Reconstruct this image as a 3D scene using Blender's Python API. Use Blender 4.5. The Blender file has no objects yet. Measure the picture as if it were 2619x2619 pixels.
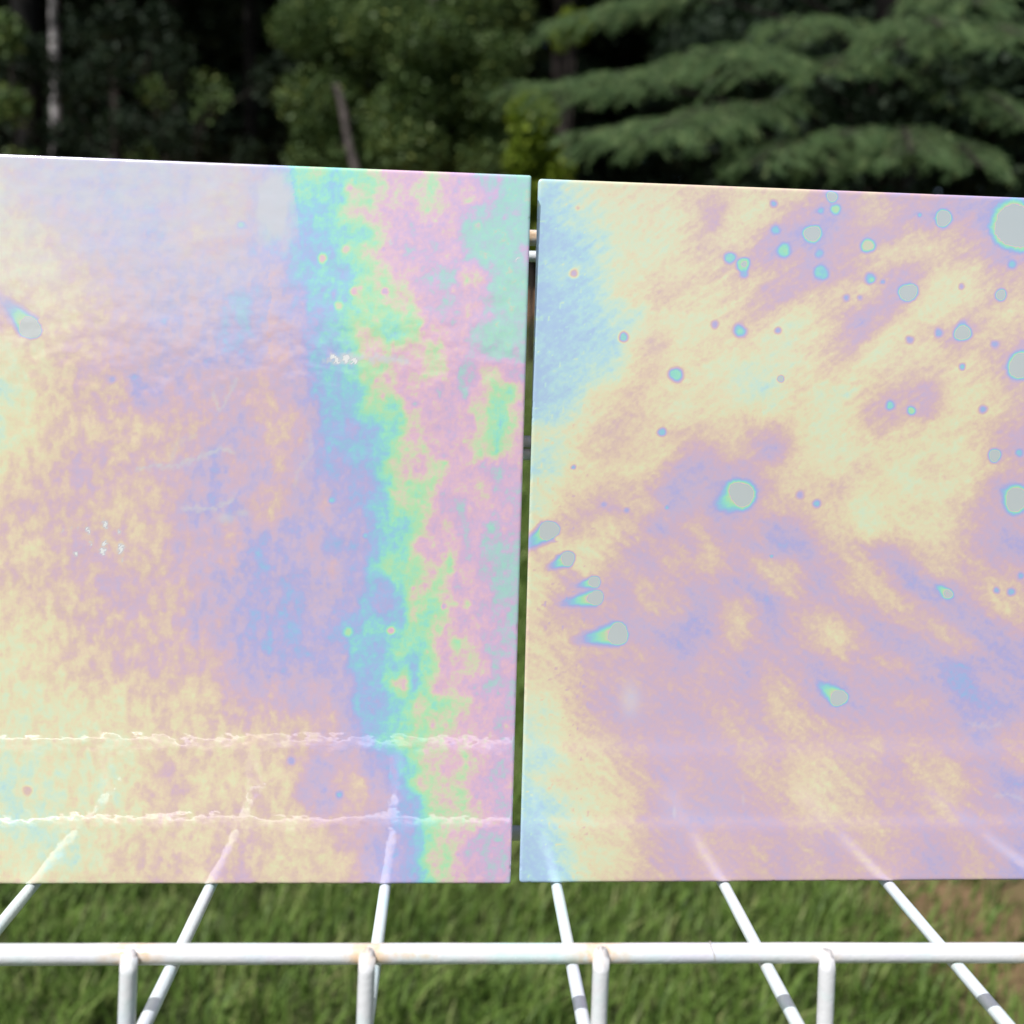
import bpy, math, random
import numpy as np
from mathutils import Matrix, Vector

# ------------------------------------------------------------------ camera, sky, sun, exposure
SHELF = 0.70                                   # height of the rack's deck above the lawn
CAM = np.array([0.0, 0.0, SHELF + 0.22671])
PITCH, YAW, ROLL = 0.13129, 0.05800, 0.02896
_cp, _sp, _cy, _sy = math.cos(PITCH), math.sin(PITCH), math.cos(YAW), math.sin(YAW)
FW = np.array([_sy * _cp, _cy * _cp, -_sp])
_r0 = np.array([_cy, -_sy, 0.0]); _u0 = np.cross(_r0, FW)
RT = math.cos(ROLL) * _r0 + math.sin(ROLL) * _u0
UP = -math.sin(ROLL) * _r0 + math.cos(ROLL) * _u0
scene = bpy.context.scene
COL = scene.collection
cam_data = bpy.data.cameras.new('camera')
cam = bpy.data.objects.new('camera', cam_data); COL.objects.link(cam)
cam.matrix_world = Matrix(((RT[0], UP[0], -FW[0], CAM[0]), (RT[1], UP[1], -FW[1], CAM[1]),
                           (RT[2], UP[2], -FW[2], CAM[2]), (0, 0, 0, 1)))
cam_data.sensor_width = 36.0; cam_data.sensor_fit = 'HORIZONTAL'
cam_data.lens = 36.0 * 2627.0 / 2619.0
cam_data.clip_start = 0.02; cam_data.clip_end = 400.0
cam_data.dof.use_dof = True; cam_data.dof.focus_distance = 0.435; cam_data.dof.aperture_fstop = 7.8
scene.camera = cam

SUN = np.array([-0.37, -0.44, 0.82]); SUN = SUN / np.linalg.norm(SUN)   # from the scene towards the sun
elev = math.asin(SUN[2]); azim = math.atan2(SUN[0], SUN[1])
world = bpy.data.worlds.new('World'); scene.world = world; world.use_nodes = True
wn = world.node_tree.nodes; wl = world.node_tree.links
sky = wn.new('ShaderNodeTexSky'); sky.sky_type = 'NISHITA'; sky.sun_disc = False
sky.sun_elevation = elev; sky.sun_rotation = azim
sky.air_density = 1.0; sky.dust_density = 2.5; sky.ozone_density = 1.0
wl.new(sky.outputs[0], wn['Background'].inputs[0]); wn['Background'].inputs[1].default_value = 0.10
sd = bpy.data.lights.new('sun', 'SUN'); sd.energy = 4.6; sd.angle = math.radians(0.5); sd.color = (1.0, 0.982, 0.955)
so = bpy.data.objects.new('sun', sd); COL.objects.link(so)
so.rotation_euler = Vector(SUN).to_track_quat('Z', 'Y').to_euler(); so.location = (-3, -3, 8)
vs = scene.view_settings
vs.view_transform = 'Standard'; vs.look = 'None'; vs.gamma = 1.0; vs.exposure = 0.0; vs.use_curve_mapping = False
scene.cycles.max_bounces = 6; scene.cycles.diffuse_bounces = 3; scene.cycles.glossy_bounces = 3
scene.cycles.transmission_bounces = 2; scene.cycles.transparent_max_bounces = 4

# ------------------------------------------------------------------ helpers
def at(px, py, dist):
    """point seen in the direction (px, py) of the 1932-unit sketch of the view, dist metres ahead (along +Y)"""
    k = 2619.0 / 1932.0
    d = FW + RT * ((px * k - 1309.5) / 2627.0) + UP * ((1309.5 - py * k) / 2627.0)
    return CAM + d * (dist / d[1])

def link(name, me, mat=None, parent=None):
    o = bpy.data.objects.new(name, me); COL.objects.link(o)
    if mat is not None:
        me.materials.clear(); me.materials.append(mat)
    if parent is not None: o.parent = parent
    return o

def mesh_np(name, V, F, smooth=False):
    """V (n,3), F (m,k) arrays -> mesh"""
    V = np.ascontiguousarray(V, dtype=np.float32); F = np.ascontiguousarray(F, dtype=np.int32)
    me = bpy.data.meshes.new(name)
    m, k = F.shape
    me.vertices.add(len(V)); me.vertices.foreach_set('co', V.ravel())
    me.loops.add(m * k); me.loops.foreach_set('vertex_index', F.ravel())
    me.polygons.add(m); me.polygons.foreach_set('loop_start', np.arange(0, m * k, k, dtype=np.int32))
    me.polygons.foreach_set('loop_total', np.full(m, k, dtype=np.int32))
    if smooth: me.polygons.foreach_set('use_smooth', np.ones(m, dtype=bool))
    me.update(calc_edges=True); me.validate()
    return me

def attr(me, name, vals):
    a = me.attributes.new(name, 'FLOAT', 'POINT'); a.data.foreach_set('value', np.ascontiguousarray(vals, dtype=np.float32))

def empty(name, loc, label=None, cat=None, group=None):
    o = bpy.data.objects.new(name, None); COL.objects.link(o); o.location = loc
    o.empty_display_size = 0.05
    tag(o, label, cat, group); return o

def tag(o, label=None, cat=None, group=None, kind=None):
    if label: o['label'] = label
    if cat: o['category'] = cat
    if group: o['group'] = group
    if kind: o['kind'] = kind
    return o

def norm(v): return v / (np.linalg.norm(v, axis=-1, keepdims=True) + 1e-12)

def tube(path, radii, n=14, cap=True):
    """closed tube along a polyline; returns V, F (quads; caps as fans of degenerate-free quads)"""
    P = np.asarray(path, float); R = np.broadcast_to(np.asarray(radii, float), (len(P),))
    T = norm(np.gradient(P, axis=0)); ref = np.array([0, 0, 1.0]) if abs(T[0][2]) < .9 else np.array([1.0, 0, 0])
    A = norm(np.cross(T, ref)); B = np.cross(T, A)
    th = np.linspace(0, 2 * math.pi, n, endpoint=False)
    V = P[:, None] + R[:, None, None] * (np.cos(th)[None, :, None] * A[:, None] + np.sin(th)[None, :, None] * B[:, None])
    m = len(P); V = V.reshape(-1, 3)
    i = np.arange(m - 1)[:, None] * n; j = np.arange(n)[None, :]; j2 = (j + 1) % n
    F = np.stack([i + j, i + j2, i + n + j2, i + n + j], -1).reshape(-1, 4)
    if cap:
        V = np.vstack([V, P[0] - T[0] * R[0] * .15, P[-1] + T[-1] * R[-1] * .15]); a, b = len(V) - 2, len(V) - 1
        jj = np.arange(n)
        F3 = []
        for q in range(0, n, 2):
            F3.append([a, (q + 2) % n, (q + 1) % n, q])
            o = (m - 1) * n; F3.append([b, o + q, o + (q + 1) % n, o + (q + 2) % n])
        F = np.vstack([F, np.array(F3)])
    return V, F

def _hash(ix, iy, seed):
    h = (ix.astype(np.int64) * 374761393 + iy.astype(np.int64) * 668265263 + seed * 1442695041) & 0xffffffff
    h = ((h ^ (h >> 13)) * 1274126177) & 0xffffffff
    return ((h ^ (h >> 16)) & 0xffff) / 65535.0
def vnoise(x, y, seed):
    """value noise in -1..1"""
    ix = np.floor(x); iy = np.floor(y); fx = x - ix; fy = y - iy
    ix = ix.astype(np.int64); iy = iy.astype(np.int64)
    sx = fx * fx * fx * (fx * (fx * 6 - 15) + 10); sy = fy * fy * fy * (fy * (fy * 6 - 15) + 10)
    a = _hash(ix, iy, seed); b = _hash(ix + 1, iy, seed); c = _hash(ix, iy + 1, seed); d = _hash(ix + 1, iy + 1, seed)
    return ((a + (b - a) * sx) * (1 - sy) + (c + (d - c) * sx) * sy) * 2 - 1
def gnoise(x, y, seed):
    """gradient noise, about -1..1"""
    x, y = np.broadcast_arrays(x, y)
    ix = np.floor(x); iy = np.floor(y); fx = x - ix; fy = y - iy
    ix = ix.astype(np.int64); iy = iy.astype(np.int64)
    sx = fx * fx * fx * (fx * (fx * 6 - 15) + 10); sy = fy * fy * fy * (fy * (fy * 6 - 15) + 10)
    def d(i, j):
        t = _hash(ix + i, iy + j, seed) * 2 * math.pi
        return np.cos(t) * (fx - i) + np.sin(t) * (fy - j)
    a, b, c, e = d(0, 0), d(1, 0), d(0, 1), d(1, 1)
    return 1.5 * ((a + (b - a) * sx) * (1 - sy) + (c + (e - c) * sx) * sy)
def fbm(x, y, seed, octv=3, gain=.5):
    s = 0; a = 1; t = 0
    for k in range(octv):
        c, q = math.cos(.6 + 1.1 * k), math.sin(.6 + 1.1 * k)
        s = s + a * gnoise((x * c - y * q) * 2 ** k + 17.3 * k, (x * q + y * c) * 2 ** k - 9.1 * k, seed + k); t += a; a *= gain
    return s / t

# ------------------------------------------------------------------ materials
def mat_new(name):
    m = bpy.data.materials.new(name); m.use_nodes = True
    nt = m.node_tree; return m, nt, nt.nodes, nt.links, nt.nodes['Principled BSDF']
def srgb(r, g, b):
    f = lambda c: (c / 255) / 12.92 if c <= 10 else (((c / 255) + .055) / 1.055) ** 2.4
    return (f(r), f(g), f(b), 1.0)
def math_n(nt, op, a, b=None):
    n = nt.nodes.new('ShaderNodeMath'); n.operation = op
    for i, v in enumerate((a, b)):
        if v is None: continue
        if isinstance(v, (int, float)): n.inputs[i].default_value = v
        else: nt.links.new(v, n.inputs[i])
    return n.outputs[0]
def mixc(nt, fac, a, b):
    n = nt.nodes.new('ShaderNodeMix'); n.data_type = 'RGBA'
    for s, v in ((0, fac), (6, a), (7, b)):
        if isinstance(v, (int, float)): n.inputs[s].default_value = v
        elif isinstance(v, tuple): n.inputs[s].default_value = v
        else: nt.links.new(v, n.inputs[s])
    return n.outputs[2]
def noise_n(nt, scale, detail=3, rough=.55, vec=None):
    n = nt.nodes.new('ShaderNodeTexNoise'); n.inputs['Scale'].default_value = scale
    n.inputs['Detail'].default_value = detail; n.inputs['Roughness'].default_value = rough
    if vec is not None: nt.links.new(vec, n.inputs['Vector'])
    return n.outputs['Fac']
def objvec(nt, scale=(1, 1, 1)):
    t = nt.nodes.new('ShaderNodeTexCoord'); mp = nt.nodes.new('ShaderNodeMapping')
    mp.inputs['Scale'].default_value = scale; nt.links.new(t.outputs['Object'], mp.inputs[0]); return mp.outputs[0]
def attr_n(nt, name):
    n = nt.nodes.new('ShaderNodeAttribute'); n.attribute_name = name; return n.outputs['Fac']
def maprange(nt, v, a, b, c=0., d=1.):
    n = nt.nodes.new('ShaderNodeMapRange'); nt.links.new(v, n.inputs[0])
    for i, q in enumerate((a, b, c, d)): n.inputs[i + 1].default_value = q
    return n.outputs[0]

# interference colours of the lustre film, in order of growing film thickness (photo-like sRGB -> albedo)
FILM = [(-40, 178, 201, 235), (-30, 182, 207, 234), (-20, 189, 223, 233), (-10, 208, 232, 219), (0, 226, 232, 203), (8, 234, 225, 193),
        (16, 232, 211, 190), (23, 224, 198, 190), (29, 219, 189, 199), (34, 213, 186, 207), (41, 205, 187, 215), (50, 187, 180, 224), (58, 168, 188, 230),
        (67, 155, 207, 224), (75, 160, 225, 205), (83, 184, 226, 184), (90, 218, 214, 192), (97, 229, 191, 210), (105, 213, 184, 218),
        (113, 178, 206, 210), (121, 168, 218, 204), (126, 200, 210, 195), (130, 207, 194, 208), (134, 198, 204, 206), (145, 196, 203, 206)]
ALB = 1.0
def film_material(name, rough, bump_d, bump_vec, bump_scale, ior, detail=4, alb=ALB):
    m, nt, N, L, b = mat_new(name)
    T = attr_n(nt, 'film'); haze = attr_n(nt, 'haze_glint')
    fine = noise_n(nt, 430, 7, .68, objvec(nt)); fine = maprange(nt, fine, .28, .72, -5.0, 5.0)
    T2 = math_n(nt, 'ADD', T, fine)
    fac = maprange(nt, T2, -40, 145)
    cr = N.new('ShaderNodeValToRGB'); L.new(fac, cr.inputs[0]); el = cr.color_ramp.elements
    while len(el) < len(FILM): el.new(.5)
    for e, (t, r, g, bb) in zip(el, FILM):
        e.position = (t + 40) / 185.0
        c = srgb(r, g, bb); mc = (c[0] + c[1] + c[2]) / 3; c = [mc + 1.13 * (q - mc) for q in c[:3]]; e.color = (c[0] * alb, c[1] * alb, c[2] * alb, 1)
    haze_white = srgb(222, 222, 230); haze_white = (haze_white[0] * ALB, haze_white[1] * ALB, haze_white[2] * ALB, 1)
    L.new(mixc(nt, maprange(nt, haze, 1.0, 1.2), mixc(nt, maprange(nt, haze, 0, 1), cr.outputs[0], haze_white), (.95, .95, .95, 1)), b.inputs['Base Color'])  # strongest values turn near white: sun glints put into the colour
    rr = math_n(nt, 'MULTIPLY_ADD', maprange(nt, haze, 0, 1), .25); rr.node.inputs[2].default_value = rough
    L.new(rr, b.inputs['Roughness'])
    b.inputs['IOR'].default_value = ior
    bp = N.new('ShaderNodeBump'); bp.inputs['Distance'].default_value = bump_d; bp.inputs['Strength'].default_value = 1.0
    hh = math_n(nt, 'MULTIPLY_ADD', noise_n(nt, bump_scale * .28, 2, .5, objvec(nt, bump_vec)), 3.0); L.new(noise_n(nt, bump_scale, detail, .5, objvec(nt, bump_vec)), hh.node.inputs[2])
    L.new(hh, bp.inputs['Height'])
    L.new(bp.outputs[0], b.inputs['Normal'])
    return m

def paint_material(name='white_rack_paint', main=(221, 221, 224), wash=(196, 226, 224)):
    m, nt, N, L, b = mat_new(name)
    v = objvec(nt)
    n1 = noise_n(nt, 38, 3, .6, v); n2 = noise_n(nt, 21, 2, .5, v); n3 = noise_n(nt, 420, 3, .6, v)
    c = mixc(nt, maprange(nt, n1, .5, .75), srgb(*main), srgb(*wash))
    c = mixc(nt, maprange(nt, n2, .55, .8), c, srgb(212, 207, 228))
    c = mixc(nt, maprange(nt, n3, .68, .8, 0, .45), c, srgb(150, 145, 140))
    rust = attr_n(nt, 'rust')
    rf = math_n(nt, 'MULTIPLY', rust, maprange(nt, noise_n(nt, 260, 4, .65, v), .25, .6))
    c = mixc(nt, maprange(nt, rf, .05, .5, 0, .68), c, srgb(216, 176, 122))
    c = mixc(nt, maprange(nt, rf, .55, .95, 0, .8), c, srgb(122, 82, 50))
    L.new(c, b.inputs['Base Color']); b.inputs['Roughness'].default_value = .28
    bp = N.new('ShaderNodeBump'); bp.inputs['Distance'].default_value = .0002; L.new(n3, bp.inputs['Height'])
    L.new(bp.outputs[0], b.inputs['Normal'])
    return m

def simple(name, col, rough=.6, var=None, scale=5., metallic=0.):
    m, nt, N, L, b = mat_new(name)
    if var is None: b.inputs['Base Color'].default_value = col
    else:
        L.new(mixc(nt, maprange(nt, noise_n(nt, scale, 4, .6, objvec(nt)), .35, .65), col, var), b.inputs['Base Color'])
    b.inputs['Roughness'].default_value = rough; b.inputs['Metallic'].default_value = metallic
    if rough > .75: b.inputs['Specular IOR Level'].default_value = .1
    return m

def leaf_material(name, c1, c2, c3, rough=.6):
    """foliage: each face gets one of three greens from a per-face random attribute; some light passes through"""
    m, nt, N, L, b = mat_new(name)
    a = attr_n(nt, 'tint')
    c = mixc(nt, maprange(nt, a, .0, .55), c1, c2); c = mixc(nt, maprange(nt, a, .6, 1.), c, c3)
    L.new(c, b.inputs['Base Color']); b.inputs['Roughness'].default_value = rough
    b.inputs['Specular IOR Level'].default_value = .25
    tr = N.new('ShaderNodeBsdfTranslucent'); L.new(c, tr.inputs['Color'])
    mx = N.new('ShaderNodeMixShader'); mx.inputs[0].default_value = .22
    out = N['Material Output']; L.new(b.outputs[0], mx.inputs[1]); L.new(tr.outputs[0], mx.inputs[2]); L.new(mx.outputs[0], out.inputs['Surface'])
    return m

# ------------------------------------------------------------------ the two lustre panels
# Film thickness read along horizontal lines of each panel, as "y: x value x value ..." in pattern units.
LEFT_A = """400: 0 30 100 42 200 44 300 46 400 44 500 40 600 34 690 46
500: 0 10 100 40 200 44 300 48 400 45 500 38 600 20 650 40 690 50
600: 0 10 100 15 200 36 300 42 400 48 500 25 600 34 650 45 690 56
700: 0 8 100 12 200 22 300 38 400 40 500 40 600 42 690 47
800: 0 30 100 12 200 15 300 28 400 42 420 50 500 35 600 57 690 47
900: 0 3 100 12 200 25 300 30 400 38 500 42 600 52 690 38
1000: 0 -8 100 12 200 22 300 26 350 44 400 40 500 32 600 35 690 25
1100: 0 -4 100 11 200 20 300 20 400 21 500 27 600 40 690 27
1200: 0 8 100 18 200 32 300 26 400 26 500 38 550 45 600 35 690 38
1300: 0 20 100 25 200 25 300 18 400 22 500 42 600 42 690 20
1400: 0 18 100 15 200 30 300 24 400 16 450 35 500 32 600 28 640 45 690 50
1500: 0 18 100 20 200 22 300 34 400 26 450 24 500 34 560 45 600 42 690 52
1600: 0 8 100 10 200 20 300 24 400 25 450 26 500 38 560 32 600 42 690 52
1700: 0 6 100 8 200 18 300 24 400 26 500 22 560 30 600 38 690 47
1800: 0 2 100 3 200 6 300 8 400 16 500 12 600 28 690 26
1900: 0 2 100 3 200 4 300 6 400 12 500 18 600 14 690 17
2000: 0 -8 100 -2 200 3 300 0 400 20 440 27 500 12 600 12 690 18
2100: 0 -5 60 -10 120 -4 200 5 300 5 400 14 500 12 600 20 690 17
2200: 0 6 60 0 120 -6 180 -8 250 5 300 12 400 20 500 14 550 22 600 26 690 15
2260: 0 8 100 5 200 6 300 10 400 22 500 14 600 28 690 16"""
LEFT_B = """450: 690 50 720 60 750 77 800 84 850 70 900 80 950 82 1000 97 1050 98 1100 88 1150 98 1200 104 1250 112 1300 116 1350 118
500: 690 50 730 58 750 66 800 75 850 66 900 88 950 84 1000 97 1050 92 1100 84 1150 100 1200 95 1250 104 1300 118 1350 120
550: 690 50 750 58 800 68 850 72 900 92 950 92 1000 100 1050 102 1100 95 1150 98 1200 108 1250 115 1300 112 1350 120
600: 690 56 750 54 800 60 850 68 900 72 950 78 1000 98 1050 106 1100 103 1150 100 1200 116 1250 119 1300 119 1350 114
650: 690 44 750 56 800 64 850 62 900 82 950 88 1000 98 1050 104 1100 103 1150 98 1200 112 1250 120 1300 118 1350 106
700: 690 36 750 56 800 66 850 70 880 60 920 78 960 88 1000 92 1050 99 1100 108 1150 112 1180 96 1200 90 1250 104 1300 121 1350 114
750: 690 34 740 48 800 64 850 64 880 66 920 84 950 80 1000 88 1050 94 1100 104 1150 110 1200 100 1250 110 1300 122 1340 116
800: 690 38 740 44 780 54 830 60 870 72 920 80 960 82 1000 84 1050 86 1080 97 1130 110 1170 102 1210 98 1250 106 1300 121 1340 114
850: 690 34 740 40 780 50 820 64 850 60 880 76 920 86 940 92 980 78 1020 72 1060 84 1090 96 1130 98 1180 100 1220 112 1270 118 1320 116
900: 690 26 740 38 780 48 810 66 850 58 890 72 920 86 950 96 980 90 1020 92 1060 96 1100 86 1140 93 1200 104 1250 114 1300 118 1330 112
950: 690 32 740 38 790 50 830 66 860 62 890 70 920 82 960 84 1000 94 1050 98 1090 90 1130 93 1160 102 1190 112 1230 92 1270 96 1310 104 1330 106
1000: 690 28 740 36 780 44 810 58 850 66 890 62 930 76 960 86 1000 90 1030 96 1080 99 1120 104 1170 100 1190 112 1230 94 1270 82 1300 76 1330 94
1050: 690 22 740 30 790 40 820 56 860 64 900 64 940 82 980 78 1010 72 1040 92 1080 97 1120 100 1160 104 1200 98 1240 88 1280 74 1310 88 1330 98
1100: 690 24 740 26 790 36 820 52 860 60 900 52 940 62 980 70 1010 76 1050 92 1090 97 1130 102 1170 100 1210 97 1250 84 1280 70 1310 90 1330 98
1150: 690 24 740 28 780 40 820 52 860 60 900 60 950 64 980 72 1010 78 1050 92 1090 92 1130 100 1170 98 1210 90 1240 86 1280 80 1330 102
1200: 690 24 740 30 780 42 820 55 870 48 910 58 950 60 980 72 1010 88 1040 96 1080 96 1110 84 1150 97 1200 99 1240 104 1280 110 1320 100
1250: 690 24 740 30 790 44 830 40 870 52 910 50 950 56 980 64 1010 88 1050 84 1090 84 1120 100 1160 102 1200 98 1240 93 1270 112 1310 104
1300: 690 16 720 26 780 46 830 30 870 48 920 52 960 64 990 68 1020 82 1050 84 1090 84 1120 100 1170 108 1200 100 1240 96 1280 100 1310 104
1350: 690 28 730 44 780 46 830 44 880 46 930 48 960 66 1000 74 1030 66 1060 82 1090 90 1110 100 1150 96 1190 106 1230 102 1260 114 1290 100 1310 104
1400: 690 46 750 40 790 28 830 46 870 56 910 46 950 58 980 66 1010 70 1040 76 1060 94 1090 97 1130 98 1160 92 1200 108 1230 104 1270 114 1310 108
1450: 690 42 730 48 790 34 830 30 850 24 890 46 930 54 960 68 1000 82 1030 80 1060 80 1090 96 1130 92 1150 82 1180 100 1220 104 1260 112 1300 116
1500: 690 46 740 54 790 50 830 38 870 44 910 46 950 62 990 60 1020 70 1050 82 1080 92 1110 82 1140 94 1170 104 1200 94 1240 102 1280 114 1310 112
1550: 690 42 730 58 780 50 820 34 870 48 900 46 930 66 970 52 1000 50 1020 62 1060 92 1090 80 1130 82 1170 98 1210 104 1260 106 1310 110
1600: 690 48 730 60 770 54 810 34 840 48 880 62 910 58 950 74 990 70 1020 64 1050 82 1090 78 1130 92 1170 98 1200 100 1250 102 1300 108
1650: 690 58 730 52 780 50 830 52 870 50 900 72 940 66 980 62 1010 72 1040 82 1070 72 1110 92 1140 98 1170 84 1210 96 1250 106 1300 112
1700: 690 46 730 46 790 44 840 42 880 48 910 66 950 60 990 70 1020 72 1060 66 1100 80 1130 97 1170 97 1210 88 1250 102 1300 102
1750: 690 26 720 28 760 34 810 32 850 40 890 46 930 60 970 62 1000 78 1030 92 1060 60 1090 88 1130 100 1170 97 1220 104 1260 108 1300 106
1800: 690 22 730 30 780 34 830 28 880 44 920 64 960 54 1000 66 1040 76 1070 88 1110 78 1150 84 1190 90 1230 100 1270 104 1310 106
1850: 690 14 740 20 790 22 850 30 890 42 930 60 970 64 1010 72 1050 82 1090 84 1130 86 1180 97 1230 100 1290 106
1900: 690 16 740 18 800 24 850 32 900 42 950 56 990 74 1030 82 1070 86 1110 90 1160 97 1200 92 1250 100 1300 106
1950: 690 14 720 16 770 30 800 42 850 38 900 36 940 46 970 50 1000 50 1030 64 1060 80 1090 88 1130 98 1160 96 1190 84 1230 98 1270 106 1310 108
2000: 690 14 740 16 790 38 830 42 870 26 910 20 950 40 990 48 1020 58 1045 68 1070 92 1110 86 1150 90 1180 86 1210 98 1260 106 1300 100
2050: 690 14 730 16 780 32 830 42 870 30 920 24 960 36 1000 46 1040 56 1070 64 1100 90 1150 92 1190 88 1230 100 1290 106
2100: 690 14 760 16 820 26 870 30 910 28 950 36 1000 48 1050 60 1090 72 1130 86 1180 88 1230 96 1290 104
2150: 690 20 740 12 790 14 840 20 890 28 930 36 960 46 1000 44 1050 54 1080 72 1100 84 1150 92 1190 100 1240 108 1300 104
2200: 690 14 740 12 790 16 850 14 900 24 940 40 970 48 1010 48 1050 54 1080 74 1110 92 1140 84 1190 100 1240 108 1300 106
2260: 690 16 750 14 810 16 870 20 910 30 950 42 1000 46 1050 50 1080 72 1110 80 1140 92 1180 98 1240 104 1300 104"""
RIGHT_A = """470: 1380 -18 1430 -15 1470 -5 1520 8 1560 5 1620 8 1700 12 1800 18 1900 15 1940 8
550: 1390 -27 1440 -18 1480 -8 1550 2 1620 3 1700 8 1760 8 1800 28 1830 35 1880 5 1940 8
620: 1390 -30 1450 -27 1500 -20 1550 -5 1600 3 1680 -2 1740 10 1790 24 1850 10 1900 15 1940 34
690: 1390 -26 1430 -15 1480 -20 1530 -12 1580 3 1650 5 1720 8 1800 14 1850 20 1900 28 1940 20
750: 1390 -32 1440 -26 1500 -22 1540 -8 1600 8 1660 12 1710 22 1760 14 1830 8 1900 12 1940 26
820: 1390 -28 1440 -32 1500 -22 1560 -16 1620 -8 1680 6 1740 2 1800 3 1870 12 1910 20 1940 30
880: 1390 -25 1440 -28 1500 -24 1560 -18 1600 -5 1650 18 1690 24 1730 3 1800 12 1860 10 1940 12
950: 1380 -34 1420 -24 1480 -18 1560 -14 1600 2 1640 18 1690 14 1720 5 1800 8 1850 0 1940 -4
1010: 1380 -30 1420 -24 1470 -18 1510 5 1560 10 1620 20 1680 8 1750 6 1820 8 1900 -2 1940 -8
1060: 1380 -22 1430 -18 1480 -2 1530 10 1580 22 1640 18 1700 8 1780 8 1850 12 1900 10 1940 18
1110: 1370 0 1430 -5 1480 8 1520 18 1570 24 1630 14 1680 14 1740 20 1800 22 1850 14 1900 18 1940 32
1160: 1370 -8 1400 -15 1450 0 1500 12 1560 24 1620 12 1680 8 1720 20 1760 36 1820 34 1880 18 1940 36
1200: 1370 -16 1420 -4 1470 10 1520 10 1570 12 1620 10 1660 8 1720 36 1760 48 1820 38 1860 34 1920 40 1940 34
1250: 1370 0 1420 4 1470 12 1520 18 1580 24 1620 18 1670 32 1710 44 1740 50 1790 34 1840 50 1900 48 1940 36
1300: 1370 -6 1420 6 1470 22 1520 34 1570 34 1620 20 1660 20 1720 46 1780 34 1820 40 1850 50 1900 46 1940 24
1350: 1365 0 1420 26 1460 34 1500 22 1550 6 1600 12 1640 30 1690 50 1730 30 1780 22 1820 32 1850 42 1900 26 1940 32
1400: 1360 28 1400 10 1440 5 1480 5 1520 4 1560 16 1620 42 1670 28 1720 26 1780 40 1800 20 1850 30 1900 36 1940 46
1450: 1360 6 1400 14 1440 24 1490 8 1540 20 1600 30 1660 40 1700 26 1740 28 1800 18 1850 22 1890 40 1940 16
1500: 1355 4 1400 14 1450 28 1480 40 1540 30 1590 38 1640 20 1690 28 1740 34 1800 38 1850 44 1900 42 1940 48
1550: 1350 8 1400 22 1450 34 1490 36 1540 28 1600 36 1650 26 1700 28 1760 32 1800 44 1840 32 1880 18 1910 18 1940 40
1600: 1350 14 1390 18 1430 22 1500 28 1560 38 1640 42 1690 36 1760 50 1810 50 1850 22 1900 18 1940 36
1650: 1345 14 1400 12 1450 20 1520 24 1600 28 1660 34 1720 44 1760 50 1800 36 1840 36 1880 22 1940 34
1700: 1345 20 1400 12 1450 20 1510 28 1560 30 1620 30 1680 32 1740 42 1800 28 1850 30 1890 48 1940 44
1750: 1340 8 1400 8 1440 18 1500 28 1550 36 1600 32 1660 36 1720 30 1780 30 1840 36 1890 40 1940 33
1800: 1340 2 1390 -6 1440 14 1500 28 1560 38 1610 30 1680 36 1740 40 1800 32 1850 24 1900 34 1940 38
1850: 1340 -4 1390 -2 1440 10 1490 20 1540 28 1600 36 1660 38 1720 34 1780 42 1840 28 1900 26 1940 32
1900: 1340 -3 1380 -12 1420 -2 1460 14 1520 14 1560 22 1600 28 1660 34 1700 40 1740 38 1780 32 1830 36 1880 26 1940 20
1950: 1340 -14 1400 -14 1440 4 1490 8 1540 10 1580 20 1650 26 1690 36 1740 40 1780 28 1830 40 1880 36 1910 14 1940 22
2000: 1340 -12 1370 -6 1400 6 1440 12 1500 6 1560 12 1620 22 1670 28 1710 42 1760 28 1800 36 1850 40 1900 34 1940 16
2050: 1340 -14 1400 -18 1430 -12 1480 0 1530 4 1570 12 1610 10 1660 28 1710 40 1760 34 1830 46 1870 40 1940 28
2100: 1340 -24 1390 -24 1430 0 1470 4 1520 6 1570 12 1620 14 1660 32 1720 44 1760 46 1800 46 1850 34 1890 44 1940 38
2150: 1340 -30 1380 -28 1420 -16 1460 2 1520 6 1560 14 1600 12 1650 22 1700 36 1730 46 1760 32 1800 24 1850 22 1880 38 1940 23
2200: 1340 -30 1380 -30 1430 -22 1470 2 1520 6 1580 4 1640 18 1680 28 1720 38 1760 34 1800 24 1860 30 1900 36 1940 22
2260: 1335 -26 1400 -28 1440 -22 1480 0 1540 8 1600 18 1650 24 1700 22 1750 46 1790 24 1840 34 1900 28 1940 23"""
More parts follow.
